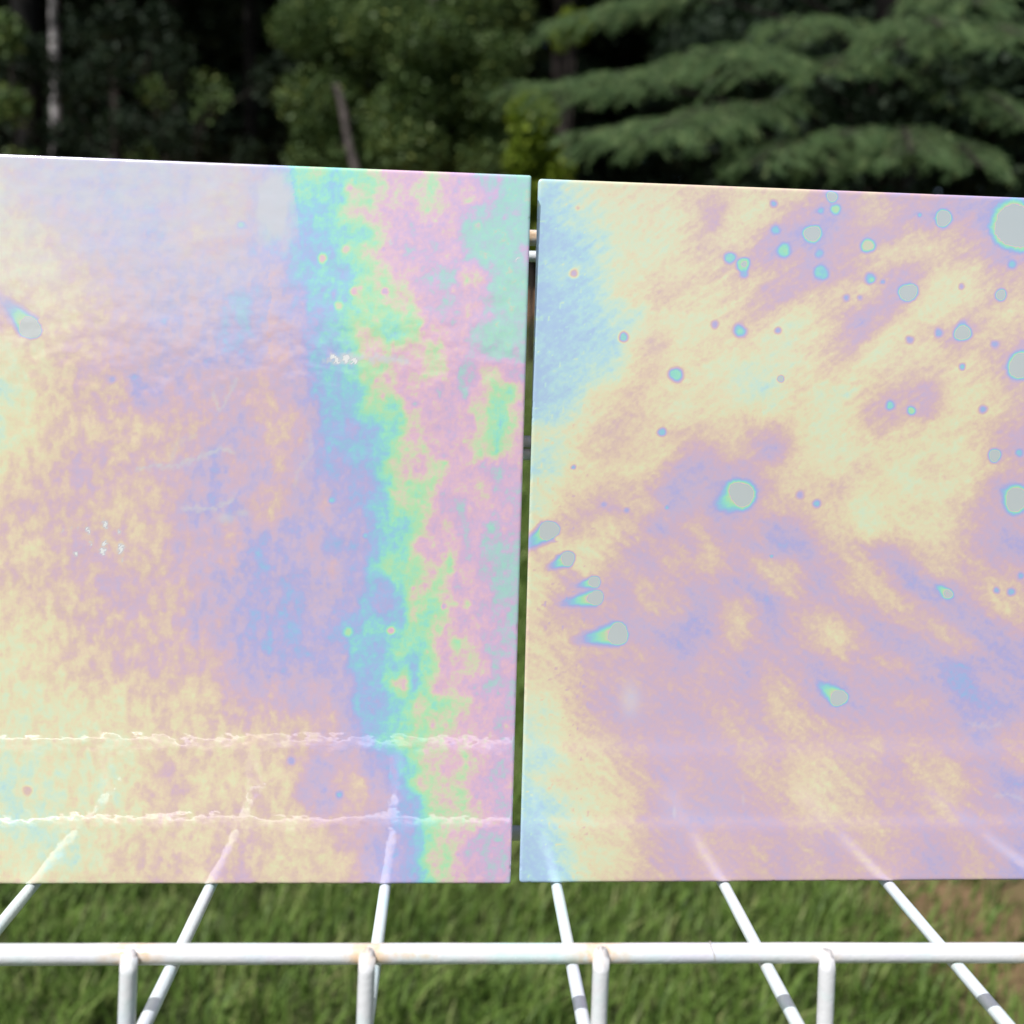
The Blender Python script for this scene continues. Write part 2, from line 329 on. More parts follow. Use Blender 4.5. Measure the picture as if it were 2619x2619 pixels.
RIGHT_B = """500: 1940 12 1980 14 2030 12 2080 25 2130 40 2180 26 2240 22 2300 40 2360 26 2420 34 2480 40 2540 46 2619 50
550: 1940 5 2000 22 2050 32 2100 42 2140 46 2190 28 2220 22 2270 18 2310 36 2360 42 2420 44 2460 36 2500 44 2540 52 2619 56
600: 1940 30 2000 38 2040 48 2100 46 2160 34 2200 30 2250 40 2290 30 2330 18 2380 22 2440 20 2500 36 2560 50 2619 56
650: 1940 42 1980 46 2040 30 2090 44 2140 30 2190 28 2240 18 2300 14 2360 12 2420 20 2460 26 2510 26 2560 42 2619 42
700: 1940 16 1980 20 2030 30 2090 40 2140 34 2200 26 2250 18 2290 38 2340 34 2380 14 2440 6 2500 12 2540 28 2619 22
750: 1940 30 2000 36 2060 28 2110 18 2170 14 2230 16 2280 40 2320 34 2380 6 2430 4 2500 10 2560 26 2619 18
800: 1940 28 1970 24 2010 8 2060 3 2120 20 2170 22 2210 44 2250 36 2290 32 2330 8 2400 2 2450 14 2510 20 2560 10 2619 14
850: 1940 5 2000 0 2060 8 2120 14 2170 34 2200 42 2240 22 2290 0 2340 16 2400 20 2450 38 2500 24 2560 16 2619 22
900: 1940 2 2000 0 2060 8 2120 22 2160 34 2200 14 2240 -2 2290 12 2340 10 2390 8 2440 24 2500 16 2560 26 2600 38
950: 1940 -6 2000 2 2060 6 2110 14 2170 12 2220 10 2280 14 2340 20 2390 22 2430 8 2500 12 2540 22 2600 36
1000: 1940 -8 2000 4 2050 14 2110 0 2160 -2 2210 12 2270 26 2320 28 2380 38 2420 12 2480 4 2540 14 2619 28
1050: 1940 -9 1970 -4 2030 10 2080 4 2140 0 2200 20 2250 34 2310 26 2380 38 2430 6 2490 8 2540 12 2619 26
1100: 1940 26 1980 34 2030 10 2090 0 2140 4 2200 10 2260 26 2300 12 2360 8 2420 6 2480 14 2540 24 2619 34
1150: 1940 38 1990 44 2040 12 2110 3 2180 4 2240 5 2300 12 2360 8 2430 4 2480 10 2530 24 2600 36
1200: 1940 32 1980 18 2020 14 2080 10 2150 4 2210 22 2250 8 2310 -2 2370 16 2430 8 2480 5 2540 22 2600 28
1250: 1940 38 1970 24 2030 14 2090 16 2130 30 2170 12 2210 2 2260 14 2300 2 2360 6 2430 4 2490 14 2530 36 2619 40
1300: 1940 20 1980 24 2030 26 2080 18 2140 14 2180 4 2230 0 2270 4 2330 14 2380 8 2440 18 2490 28 2540 34 2619 32
1350: 1940 34 1980 46 2010 48 2060 30 2110 18 2160 14 2200 2 2260 4 2310 12 2350 2 2400 10 2450 24 2500 30 2550 40 2619 36
1400: 1940 36 1980 52 2040 50 2080 38 2120 24 2160 20 2210 26 2260 36 2300 28 2340 22 2390 16 2450 18 2500 34 2550 42 2619 50
1450: 1940 13 1980 18 2030 20 2070 40 2110 36 2160 28 2200 16 2240 30 2290 46 2340 40 2370 14 2420 22 2500 28 2560 32 2619 30
1500: 1940 40 1980 28 2030 20 2080 44 2130 36 2180 14 2210 24 2240 10 2290 30 2330 46 2370 48 2410 55 2450 30 2500 26 2540 14 2619 28
1550: 1940 50 1980 50 2020 30 2060 28 2110 32 2160 38 2220 36 2270 14 2310 18 2350 34 2390 40 2440 44 2500 34 2560 12 2600 20
1600: 1940 38 1980 42 2040 26 2080 22 2130 10 2180 26 2230 44 2270 42 2310 28 2360 30 2390 14 2430 32 2470 46 2530 46 2580 34 2619 28
1650: 1940 34 1990 38 2040 32 2080 26 2150 10 2200 28 2240 34 2280 44 2320 44 2370 40 2420 30 2470 24 2530 46 2619 46
1700: 1940 30 1980 32 2040 34 2090 48 2140 30 2190 38 2250 28 2300 26 2340 34 2400 50 2440 58 2480 48 2530 44 2600 46
1750: 1940 32 1980 20 2030 28 2090 42 2140 50 2200 34 2250 40 2300 44 2350 40 2400 46 2440 60 2480 58 2530 36 2570 44 2619 46
1800: 1940 34 1970 16 2010 12 2050 28 2100 46 2160 44 2220 42 2290 30 2340 22 2400 36 2450 48 2500 54 2530 62 2619 42
1850: 1940 32 1980 24 2020 14 2080 24 2140 28 2200 38 2270 36 2340 40 2400 36 2450 40 2490 56 2540 44 2619 36
1900: 1940 20 1970 42 2020 22 2080 30 2140 24 2190 34 2230 12 2280 34 2340 24 2390 34 2430 40 2460 24 2500 50 2540 40 2580 24 2619 34
1950: 1940 26 1980 28 2030 14 2080 10 2130 10 2160 24 2230 22 2280 40 2320 18 2370 24 2400 14 2450 30 2500 40 2540 50 2619 20
2000: 1940 15 1980 24 2040 6 2090 4 2140 8 2200 24 2260 26 2310 38 2350 22 2400 16 2460 16 2510 34 2560 52 2619 60
2050: 1940 28 1970 36 2020 14 2070 12 2110 6 2160 22 2220 24 2270 34 2320 30 2380 20 2430 24 2480 36 2530 36 2580 48 2619 46
2100: 1940 40 1980 40 2030 20 2080 18 2120 24 2170 18 2230 14 2270 28 2320 36 2380 32 2420 24 2480 42 2540 28 2600 46
2150: 1940 24 1980 40 2040 26 2100 38 2150 36 2210 26 2270 24 2330 34 2390 48 2440 30 2480 24 2540 44 2600 46
2200: 1940 22 2010 42 2060 20 2130 38 2190 26 2250 22 2320 32 2390 50 2440 34 2490 22 2560 40 2610 58
2260: 1940 22 2000 38 2060 24 2120 24 2190 28 2250 32 2320 36 2380 44 2430 40 2500 22 2560 40 2619 60"""

def read_rows(txt):
    ys = []; rows = []
    for line in txt.strip().split('\n'):
        y, r = line.split(':'); v = np.array([float(q) for q in r.split()])
        ys.append(float(y)); rows.append((v[0::2], v[1::2]))
    return np.array(ys), rows
def row_field(txt, x, y):
    ys, rows = read_rows(txt)
    yy = np.clip(y, ys[0], ys[-1] - 1e-3)
    k = np.clip(np.searchsorted(ys, yy, side='right') - 1, 0, len(ys) - 2)
    t = (yy - ys[k]) / (ys[k + 1] - ys[k]); t = t * t * (3 - 2 * t)
    out = np.zeros_like(x)
    for i in range(len(ys)):
        w = np.where(k == i, 1 - t, 0) + np.where(k == i - 1, t, 0)
        q = w > 0
        out[q] += w[q] * np.interp(x[q], rows[i][0], rows[i][1])
    return out

# spots where a bead of liquid sat: x, y, radius, thickness at the heart, width of the fringe, tail dx, dy
SPOTS_R = [(2599, 580, 51, 140, 26, -12, 6), (2615, 935, 30, 140, 17, -6, -10), (2600, 1277, 26, 140, 20, -16, -14), (1896, 1264, 28, 140, 20, -34, 18),
    (2078, 598, 17, 136, 12, -4, 6), (2005, 641, 11, 78, 14, 0, 0), (2100, 697, 14, 70, 12, 0, -4), (2220, 628, 13, 90, 12, -6, -4),
    (2413, 558, 17, 138, 10, 0, 10), (2128, 503, 10, 136, 8, 0, 0), (2137, 535, 8, 84, 10, 0, 0), (2100, 539, 5, 66, 8, 0, 0), (1984, 587, 7, 66, 11, 0, 0),
    (2096, 648, 7, 63, 10, 0, 0), (2226, 712, 10, 64, 10, -5, -5), (2230, 716, 4, 78, 5, 0, 0), (2323, 748, 19, 136, 10, -10, -3), (2560, 754, 10, 138, 10, 3, 6), (2589, 676, 6, 67, 12, 0, 0),
    (2462, 851, 16, 138, 12, 0, -16), (2401, 851, 7, 60, 9, 0, 0), (2327, 869, 6, 52, 9, 0, 0), (2544, 880, 6, 54, 9, 0, 0), (2461, 938, 5, 70, 7, 0, 0),
    (1997, 969, 5, 138, 6, 0, 0), (1990, 845, 5, 55, 8, 0, 0), (2277, 1037, 7, 72, 11, 0, 0), (2331, 1050, 7, 84, 9, 3, 6), (2514, 1047, 6, 58, 10, 0, 0),
    (2165, 762, 5, 56, 8, 0, 0), (2199, 761, 4, 48, 6, 0, 0), (2258, 721, 4, 58, 5, 0, 0), (2459, 733, 5, 48, 6, 0, 0), (1979, 521, 5, 62, 9, 0, 0),
    (1867, 659, 11, 71, 10, 8, 2), (1901, 677, 15, 80, 8, -4, -6), (1903, 676, 5, 136, 3, 0, 0), (1903, 701, 7, 61, 8, 0, 0), (1595, 862, 8, 72, 10, -6, 2),
    (1892, 846, 12, 66, 11, -8, 0), (1893, 848, 4, 78, 6, 0, 0), (1828, 830, 6, 50, 9, 6, 0), (1729, 958, 13, 74, 13, -6, 3), (1693, 1105, 8, 66, 7, 0, 0),
    (1468, 699, 5, 40, 12, 2, -8), (1477, 532, 3, 22, 5, 0, 0), (1403, 1357, 22, 140, 8, -44, 30), (1452, 1429, 15, 138, 9, -34, 16), (1520, 1488, 12, 138, 7, -26, 6),
    (1523, 1529, 17, 138, 6, -60, 10), (1580, 1622, 24, 140, 9, -72, 10), (2424, 1519, 9, 132, 9, -18, -14), (2145, 1785, 18, 138, 8, -34, -24),
    (2544, 1165, 12, 138, 10, 0, -6), (2607, 1158, 6, 66, 9, 0, 0), (2089, 1288, 6, 66, 9, 0, 0), (2046, 1266, 6, 50, 9, 0, 0), (2549, 1510, 5, 60, 7, 0, 0),
    (2586, 1514, 6, 64, 9, 0, 0), (2611, 1472, 5, 62, 8, 0, 0), (1973, 1422, 3, 70, 3, 0, 0), (1467, 1195, 4, 64, 4, 0, 0), (1706, 1298, 3, 68, 4, 0, 0),
    (1545, 1290, 4, 50, 6, 0, 0), (1603, 1305, 4, 54, 7, 0, 0), (2352, 550, 3, 68, 6, 0, 0)]
SPOTS_L = [(76, 838, 25, 140, 9, -46, -48), (885, 637, 6, 95, 10, 0, 0), (825, 661, 7, 95, 11, 0, 0), (866, 782, 6, 93, 9, 0, 0), (1000, 1613, 6, 99, 9, 0, 0),
    (905, 745, 7, 97, 9, 0, 0), (985, 745, 7, 106, 8, 0, 0), (345, 965, 5, 56, 12, 0, 0), (288, 970, 5, 52, 8, 0, 0), (70, 2022, 9, 24, 9, 0, 0), (868, 2032, 5, 62, 10, 0, 0),
    (890, 1616, 6, 84, 12, 0, 0), (848, 1280, 4, 68, 8, 0, 0), (934, 1370, 4, 66, 5, 0, 0), (1135, 1550, 5, 108, 6, 0, 0), (745, 1946, 6, 52, 8, 0, 0), (617, 575, 6, 70, 8, 8, 4), (625, 770, 12, 61, 20, -4, 14)]

def add_spots(T, x, y, spots, seed):
    for i, (cx, cy, r, Tt, w, tx, ty) in enumerate(spots):
        R = r + 2.2 * w + math.hypot(tx, ty) * 1.5 + 12
        q = (abs(x - cx) < R) & (abs(y - cy) < R)
        if not q.any(): continue
        dx = x[q] - cx; dy = y[q] - cy
        d = np.hypot(dx, dy); tl = math.hypot(tx, ty)
        ang = np.arctan2(dy, dx)
        wob = 1 + .07 * np.sin(3 * ang + i) + .08 * np.sin(2 * ang + 2.1 * i) + .10 * fbm(x[q] / 9, y[q] / 9, 400 + i, 3)
        rr = r * wob
        g = np.clip(1 - (d - rr) / w, 0, 1) ** 1.3
        if tl > 0:                                                   # the bead crept: a comet tail of thinning film
            ux, uy = tx / tl, ty / tl; Lt = tl * 1.55 + r
            al = (dx * ux + dy * uy) / Lt; la = abs(-dx * uy + dy * ux)
            wid = (r * 1.12 + w * .35) * np.clip(1 - al, 0, 1) ** .55 * (al > -.1)
            gt = np.clip(1 - al, 0, 1) * np.clip(1.5 - 1.15 * la / (wid + 1e-6), 0, 1) * (al > 0)
            g = np.maximum(g, np.clip(gt * 1.1, 0, 1))
        ring = min(Tt, 97.0)
        T[q] = T[q] + (ring - T[q]) * g
        if Tt > ring:
            T[q] = T[q] + (Tt - T[q]) * np.clip((rr - d) / 3.0 + .6, 0, 1)
    return T

def stroke(x, y, pts, w, seed):
    """0..1 along a ragged polyline"""
    out = np.zeros_like(x)
    x2 = x + 9 * fbm(x / 16, y / 16, seed, 3); y2 = y + 10 * fbm(x / 16, y / 16, seed + 9, 3)
    w = w * np.clip(.75 + .9 * fbm(x / 22, y / 22, seed + 30, 2), .15, 1.6)
    for (x0, y0), (x1, y1) in zip(pts[:-1], pts[1:]):
        vx, vy = x1 - x0, y1 - y0
        t = np.clip(((x2 - x0) * vx + (y2 - y0) * vy) / (vx * vx + vy * vy), 0, 1)
        d = np.hypot(x2 - x0 - t * vx, y2 - y0 - t * vy)
        out = np.maximum(out, np.clip(1 - d / w, 0, 1) ** .8)
    return out * np.clip(.8 + .7 * fbm(x / 9, y / 9, seed + 40, 2), .2, 1)
def blob(x, y, cx, cy, rx, ry, soft=1.5):
    return np.exp(-(((x - cx) / rx) ** 2 + ((y - cy) / ry) ** 2) ** soft)

def field_left(x, y):
    xw = x + 20 * fbm(x / 46, y / 56, 11, 4, .6) ; yw = y + 26 * fbm(x / 46, y / 56, 23, 4, .6)
    T = np.where(xw < 690, row_field(LEFT_A, xw, yw), row_field(LEFT_B, np.maximum(xw, 690), yw))
    T = T + (49 - T) * .55 * blob(x, y, 755, 1570, 150, 250, 1.3) * (xw < 930)
    s = np.clip((x - 640) / 260, 0, 1)                              # the right hand side is more broken up
    T = T + 1.5 * (1 - s) + (8.5 - 3.5 * s) * np.tanh(2.8 * fbm(x / 33, y / 50, 31, 3, .55)) + (6.0 + 1.0 * s) * fbm(x / 17, y / 19, 47, 3, .6)
    g = np.random.default_rng(71)
    for k in range(60):                                             # pin-prick drops in the broken band
        cx, cy, r, dT = g.uniform(770, 1320), g.uniform(450, 2240), g.uniform(4, 10), g.choice([-10, 7, 9, 11])
        q = (abs(x - cx) < 3 * r) & (abs(y - cy) < 3 * r)
        T[q] += dT * np.exp(-((x[q] - cx) ** 2 + ((y[q] - cy) * .85) ** 2) / r ** 2 * .9)
    T = add_spots(T, x, y, SPOTS_L, 1)
    n = fbm(x / 70, y / 40, 53, 4, .6)
    top = np.clip((1020 - y) / 620, 0, 1) * np.clip((800 - x) / 200, 0, 1)
    H = np.clip(top * .74 + .62 * n * top, 0, .85)  # whitish haze, fading downwards and to the right
    H = np.where(x > 742 + 16 * fbm(y / 40, x * 0, 5, 2) + (y - 480) * .12, H * .15, H)
    patch = np.clip(1.35 - np.hypot((x - 700) / 62, (y - 530) / 105) + .5 * fbm(x / 30, y / 60, 61, 3), 0, 1) * (x < 742 + (y - 440) * .17 + 5 * fbm(y / 14, x * 0, 8, 2))
    H = np.maximum(H, np.clip(patch * 1.2, 0, .93))
    H = np.maximum(H, .75 * stroke(x, y, [(350, 1200), (395, 1190), (440, 1195), (485, 1178), (530, 1162), (565, 1148), (597, 1154)], 11, 3))
    H = np.maximum(H, .35 * stroke(x, y, [(440, 1195), (450, 1140), (500, 1110)], 15, 4))
    H = np.maximum(H, .7 * stroke(x, y, [(470, 1300), (540, 1302), (580, 1288), (600, 1275)], 12, 5))
    H = np.maximum(H, .55 * blob(x, y, 578, 1326, 22, 14)); H = np.maximum(H, .5 * blob(x, y, 620, 1312, 16, 9))
    H = np.maximum(H, .65 * stroke(x, y, [(545, 1000), (556, 1040), (564, 1048), (610, 965)], 9, 6))
    H = np.maximum(H, .4 * stroke(x, y, [(790, 1110), (800, 1160), (765, 1200), (755, 1240)], 10, 7))
    H = np.maximum(H, np.clip(1.15 * stroke(x, y, [(835, 926), (885, 918), (960, 915), (1035, 923)], 17, 12), 0, .85))  # pale streak trailing from the glints, painted as part of them
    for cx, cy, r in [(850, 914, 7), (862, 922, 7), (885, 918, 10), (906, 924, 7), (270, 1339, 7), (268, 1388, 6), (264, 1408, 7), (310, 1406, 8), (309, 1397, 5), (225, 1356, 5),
                      (194, 1419, 5), (199, 1350, 4), (304, 1360, 4), (232, 1392, 4), (312, 1430, 3), (160, 1355, 2.5), (180, 1352, 2.5), (215, 1394, 2.5), (998, 620, 4), (1322, 660, 5)]:  # near-white flecks: sun glints painted into the surface colour
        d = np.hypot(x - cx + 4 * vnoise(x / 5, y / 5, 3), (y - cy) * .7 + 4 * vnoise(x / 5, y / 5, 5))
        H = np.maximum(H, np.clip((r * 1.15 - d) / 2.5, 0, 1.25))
    return T, H

def field_right(x, y):
    # the wash ran on a slant: up to the right in the upper half, down to the right in the lower half
    m = np.clip((y - 1080 - .12 * (x - 1900)) / 320, 0, 1); th = np.radians(-33 + 73 * m); cx_, sx_ = np.cos(th), np.sin(th)
    fa = fbm((x * .84 - y * .54) / 85, (x * .54 + y * .84) / 20, 211, 4, .6); fb = fbm((x * .77 + y * .64) / 85, (-x * .64 + y * .77) / 20, 221, 4, .6)
    streak = fa * (1 - m) + fb * m
    xw = x + 14 * fbm(x / 40, y / 36, 111, 4, .6); yw = y + 15 * fbm(x / 40, y / 36, 123, 4, .6)
    T = 0
    for kk, wk in ((-30, .2), (-12, .3), (8, .3), (27, .2)):
        xa = xw + (kk + 22 * streak) * cx_; ya = yw + (kk + 22 * streak) * sx_
        T = T + wk * np.where(xa < 1940, row_field(RIGHT_A, xa, ya), row_field(RIGHT_B, np.maximum(xa, 1940), ya))
    T = T + .28 * (27 - T) * np.clip((y - 1650) / 300, 0, 1) * np.clip((x - 1560) / 120, 0, 1)
    T = T + 11.0 * streak
    u = x * .8 + y * .45; v = -x * .45 + y * .8
    T = T + 3.0 * np.tanh(2 * fbm(u / 58, v / 34, 131, 4, .62)) + 10.5 * fbm(x / 19, y / 17, 147, 4, .66)
    specks = vnoise(x / 9, y / 9, 171) * np.clip((1700 - x) / 200, .25, 1)
    T = T + np.clip(specks - .80, 0, 1) * 110
    T = add_spots(T, x, y, SPOTS_R, 2)
    H = .45 * blob(x, y, 1612, 1790, 24, 40, 1.2) + .10 * np.clip(fbm(x / 200, y / 200, 181, 3), 0, 1)
    H = np.maximum(H, .5 * blob(x, y, 1725, 2078, 5, 16)); H = np.maximum(H, .3 * blob(x, y, 1901, 2045, 4, 16))
    H = np.maximum(H, .3 * stroke(x, y, [(2480, 1850), (2530, 1862), (2560, 1850)], 10, 15)); H = np.maximum(H, .35 * stroke(x, y, [(2545, 2035), (2580, 2030), (2619, 2048)], 12, 16))
    return T, H

def make_panel(name, B, a, lean, spin, W, H, sgn, field, mat, label, hom, thick=.0032, corner=.0018):
    """B: lower corner nearest the gap; sgn -1 runs left from it, +1 right; hom maps panel metres to pattern units"""
    e = np.array([math.cos(a), math.sin(a), 0]); n0 = np.array([math.sin(a), -math.cos(a), 0])
    up0 = np.array([0, 0, 1]) * math.cos(lean) - n0 * math.sin(lean)
    ex = e * math.cos(spin) + up0 * math.sin(spin); up = -e * math.sin(spin) + up0 * math.cos(spin); nn = np.cross(ex, up)
    M = Matrix(((ex[0], up[0], nn[0], B[0]), (ex[1], up[1], nn[1], B[1]), (ex[2], up[2], nn[2], B[2]), (0, 0, 0, 1)))
    step = .00066
    nx = int(W / step); ny = int(H / step)
    gx = np.linspace(0, W, nx + 1) * sgn; gy = np.linspace(0, H, ny + 1)
    if sgn < 0: gx = gx[::-1]
    X, Y = np.meshgrid(gx, gy); X = X.ravel().copy(); Y = Y.ravel().copy(); Z = np.zeros_like(X)
    # chipped, slightly rounded outline
    ex_ = np.minimum(abs(X), abs(sgn * W - X)); ey_ = np.minimum(Y, H - Y)
    X0, Y0 = X.copy(), Y.copy()
    for cx in (0, sgn * W):
        for cy in (0, H):
            ox = cx + (corner if cx < sgn * W / 2 + cx * 0 and cx == min(0, sgn * W) else -corner); oy = cy + (corner if cy == 0 else -corner)
            q = (abs(X0 - cx) < corner) & (abs(Y0 - cy) < corner)
            dx, dy = X0[q] - ox, Y0[q] - oy; mx = np.maximum(abs(dx), abs(dy)); d = np.hypot(dx, dy) + 1e-9
            X[q] = ox + dx * mx / d; Y[q] = oy + dy * mx / d
    edge = np.minimum(ex_, ey_)
    Z -= np.where(edge < 1e-6, .00030, np.where(edge < step * 1.4, .00005, 0))
    rag = vnoise(X0 * 900, Y0 * 900, 3) * vnoise(X0 * 160, Y0 * 160, 7)
    q = edge < 1e-6; Z[q] -= .0012 * np.clip(rag[q] - .35, 0, 1)
    px = (hom[0][0] * X + hom[0][1] * Y + hom[0][2]); py = (hom[1][0] * X + hom[1][1] * Y + hom[1][2]); pw = (hom[2][0] * X + hom[2][1] * Y + hom[2][2])
    T, R = field(px / pw, py / pw)
    N1 = nx + 1
    i = (np.arange(ny)[:, None] * N1 + np.arange(nx)[None, :])
    F = np.stack([i, i + 1, i + N1 + 1, i + N1], -1).reshape(-1, 4)
    # sides and back
    loop = list(range(0, N1)) + [N1 * r + nx for r in range(1, ny + 1)] + [N1 * ny + c for c in range(nx - 1, -1, -1)] + [N1 * r for r in range(ny - 1, 0, -1)]
    loop = np.array(loop); nb = len(X); m = len(loop)
    V = np.stack([X, Y, Z], -1); V = np.vstack([V, np.stack([X[loop], Y[loop], np.full(m, -thick)], -1), [[sgn * W / 2, H / 2, -thick]]])
    k = np.arange(m); k2 = (k + 1) % m
    S = np.stack([loop[k], nb + k, nb + k2, loop[k2]], -1)
    me = mesh_np(name, V, np.vstack([F, S]), True)
    back = bpy.data.meshes.new(name + '_back')
    attr(me, 'film', np.concatenate([T, T[loop], [20]])); attr(me, 'haze_glint', np.concatenate([R, np.maximum(R[loop], .75), [.8]]))  # the sides are whitened too
    # back face as a second polygon set
    import bmesh
    bm = bmesh.new(); bm.from_mesh(me); bm.verts.ensure_lookup_table()
    ctr = bm.verts[nb + m]
    for kk in range(m):
        f = bm.faces.new((bm.verts[nb + (kk + 1) % m], bm.verts[nb + kk], ctr)); f.smooth = False
    bm.to_mesh(me); bm.free(); bpy.data.meshes.remove(back)
    o = link(name, me, mat); o.matrix_world = M
    tag(o, label, 'panel', 'lustre panels standing side by side on the rack')
    return o

# ------------------------------------------------------------------ ground
def ground_at(px, py):
    k = 2619.0 / 1932.0
    d = FW + RT * ((px * k - 1309.5) / 2627.0) + UP * ((1309.5 - py * k) / 2627.0)
    return CAM + d * (-CAM[2] / d[2])
DIRT = ground_at(1925, 1780)
def terrain(x, y):
    z = .015 * fbm(x * .9, y * .9, 201, 2)
    t = np.clip((y - 3.6) / 4.6, 0, 1); t2 = np.clip((y - 8.2) / 1.3, 0, 1)
    return z + t * t * (1.6 - .6 * t) * 1.30 + t2 * t2 * (3 - 2 * t2) * .42 + np.clip(y - 9.5, 0, 60) * .03
gx = np.unique(np.concatenate([np.linspace(-180, -8, 30), np.linspace(-8, 8, 120), np.linspace(8, 180, 30)]))
gy = np.unique(np.concatenate([np.linspace(-180, -2, 30), np.linspace(-2, 16, 140), np.linspace(16, 200, 40)]))
GX, GY = np.meshgrid(gx, gy); nX = len(gx); nY = len(gy)
gi = np.arange(nY - 1)[:, None] * nX + np.arange(nX - 1)[None]
V = np.stack([GX.ravel(), GY.ravel(), terrain(GX.ravel(), GY.ravel())], -1)
F = np.stack([gi, gi + 1, gi + nX + 1, gi + nX], -1).reshape(-1, 4)
m, nt, N, L, b = mat_new('lawn_soil')
v = objvec(nt)
turf = mixc(nt, maprange(nt, noise_n(nt, 6, 4, .6, v), .35, .65), (.045, .065, .016, 1), (.085, .10, .028, 1))
soil = mixc(nt, maprange(nt, noise_n(nt, 14, 5, .65, v), .3, .7), (.16, .085, .045, 1), (.31, .18, .10, 1))
L.new(mixc(nt, attr_n(nt, 'bare'), turf, soil), b.inputs['Base Color']); b.inputs['Roughness'].default_value = .95
M_SOIL = m
me = mesh_np('lawn', V, F, True)
def bare_at(x, y):
    d = np.hypot((x - DIRT[0]) / .19, (y - DIRT[1]) / .26) + .35 * fbm(x * 8, y * 8, 77, 3)
    a = np.clip((1.45 - d) * 1.5, 0, 1) * np.clip(.75 + .4 * fbm(x * 25, y * 25, 79, 2), 0, 1)
    return np.maximum(a, np.clip((y - 8.45 + .15 * fbm(x, y, 5, 2)) / .2, 0, 1))
attr(me, 'bare', bare_at(V[:, 0], V[:, 1]))
lawn = link('lawn', me, M_SOIL); tag(lawn, kind='structure')
lawn['label'] = 'mown lawn with bare brown soil under the trees'

rng = np.random.default_rng(5)
def blades(n, x0, x1, y0, y1, hmin, hmax, w, skew=None):
    x = rng.uniform(x0, x1, n); y = rng.uniform(y0, y1, n)
    if skew is not None: x = x + y * skew
    dens = .55 + .45 * fbm(x * 5, y * 5, 301, 3)
    keep = (rng.random(n) < np.clip(dens * 1.25, .15, 1)) & (rng.random(n) > bare_at(x, y) * .93)
    x, y = x[keep], y[keep]; n = len(x)
    tall = 1 + .45 * fbm(x * 4, y * 4, 311, 2)
    h = rng.uniform(hmin, hmax, n) * tall
    a = rng.uniform(0, 2 * math.pi, n); lean = rng.uniform(.25, 1.15, n)
    wind = np.stack([.35 + .5 * fbm(x * 2.2, y * 2.2, 331, 2), -.35 + .6 * fbm(x * 2, y * 2, 341, 2)], -1)
    dx = np.cos(a) * .85 + .5 * wind[:, 0]; dy = np.sin(a) * .85 + .5 * wind[:, 1]
    z = terrain(x, y); P = np.stack([x, y, z], -1)
    D = np.stack([dx * lean * h, dy * lean * h, h * .9], -1)
    s = np.stack([-np.sin(a + rng.normal(0, .5, n)), np.cos(a), np.zeros(n)], -1) * (w * rng.uniform(.6, 1.3, n))[:, None]
    mid = P + D * np.array([.38, .38, .62]); tip = P + D
    V = np.stack([P - s, P + s, mid - s * .8, mid + s * .8, tip], 1).reshape(-1, 3)
    k = np.arange(n)[:, None] * 5
    F = np.stack([k + [0, 1, 3], k + [0, 3, 2], k + [2, 3, 4]], 1).reshape(-1, 3)
    t = np.clip(.48 + .55 * fbm(x * 9, y * 9, 351, 3) + rng.normal(0, .2, n), 0, 1)
    return V, F, np.repeat(t, 5)
parts = [blades(95000, -1.7, 1.9, .85, 2.5, .028, .070, .0021), blades(15000, -.45, .45, 2.5, 7.0, .05, .10, .004, .068), blades(45000, -6, 6, 2.5, 10.0, .05, .10, .007),
         blades(6000, -1.5, 1.5, -.6, .85, .05, .09, .003)]
o = 0; VV = []; FF = []; TT = []
for V, F, t in parts:
    VV.append(V); FF.append(F + o); TT.append(t); o += len(V)
me = mesh_np('grass', np.vstack(VV), np.vstack(FF)); attr(me, 'tint', np.concatenate(TT))
M_GRASS = leaf_material('grass_blades', (.050, .10, .016, 1), (.145, .235, .045, 1), (.29, .31, .12, 1), .5)
grass = link('grass', me, M_GRASS); tag(grass, 'short green lawn grass with a few straw coloured blades', 'grass', kind='stuff')

# ------------------------------------------------------------------ the white rack
M_PAINT = paint_material()
M_WIRE = paint_material('lustre_dusted_paint', (210, 220, 223), (196, 226, 228))   # overspray of the same film on the deck wires
M_RUST = simple('rusty_crack', srgb(150, 140, 128), .7, srgb(196, 190, 182), 400.)
rack = empty('wire_rack', (0, 0, 0), 'white painted metal wire rack with rusty welds carrying the panels', 'rack')
WX0, WDX, RY, RDZ = -0.17978, 0.076652, 0.370607, 0.0046
PX0, PDX = -0.1170, 0.088526
XL, XR = -0.36, 0.50
def line(a, b, step=.01):
    a = np.array(a, float); b = np.array(b, float); n = max(2, int(np.linalg.norm(b - a) / step) + 1)
    return a + (b - a) * np.linspace(0, 1, n)[:, None]
def rod(name, a, b, r, parent, rust_pts=(), mat=None, step=.01, n=16, wob=0.):
    P = line(a, b, step)
    if wob:
        P[:, 2] += wob * vnoise(P[:, 0] * 9 + P[:, 1] * 7, P[:, 0] * 0, 3); P[:, 1] += wob * vnoise(P[:, 0] * 8 + 3, P[:, 1] * 6, 9)
    rr = r * (1 + .02 * vnoise(P[:, 0] * 90 + P[:, 1] * 70, P[:, 2] * 80, 5))
    V, F = tube(P, rr, n); me = mesh_np(name, V, F, True)
    rust = np.zeros(len(V))
    for q, rad, s in rust_pts:
        rust = np.maximum(rust, s * np.clip(1 - np.linalg.norm(V - np.array(q), axis=1) / rad, 0, 1))
    attr(me, 'rust', rust)
    return link(name, me, mat or M_PAINT, parent)
FY, FZ = 0.3295, SHELF + 0.0303                 # the raised guard rail nearest the viewer
post_x = [at(q * 1932 / 2619., 2539 * 1932 / 2619., FY - .005)[0] for q in (332, 938, 1533.6, 2109)]
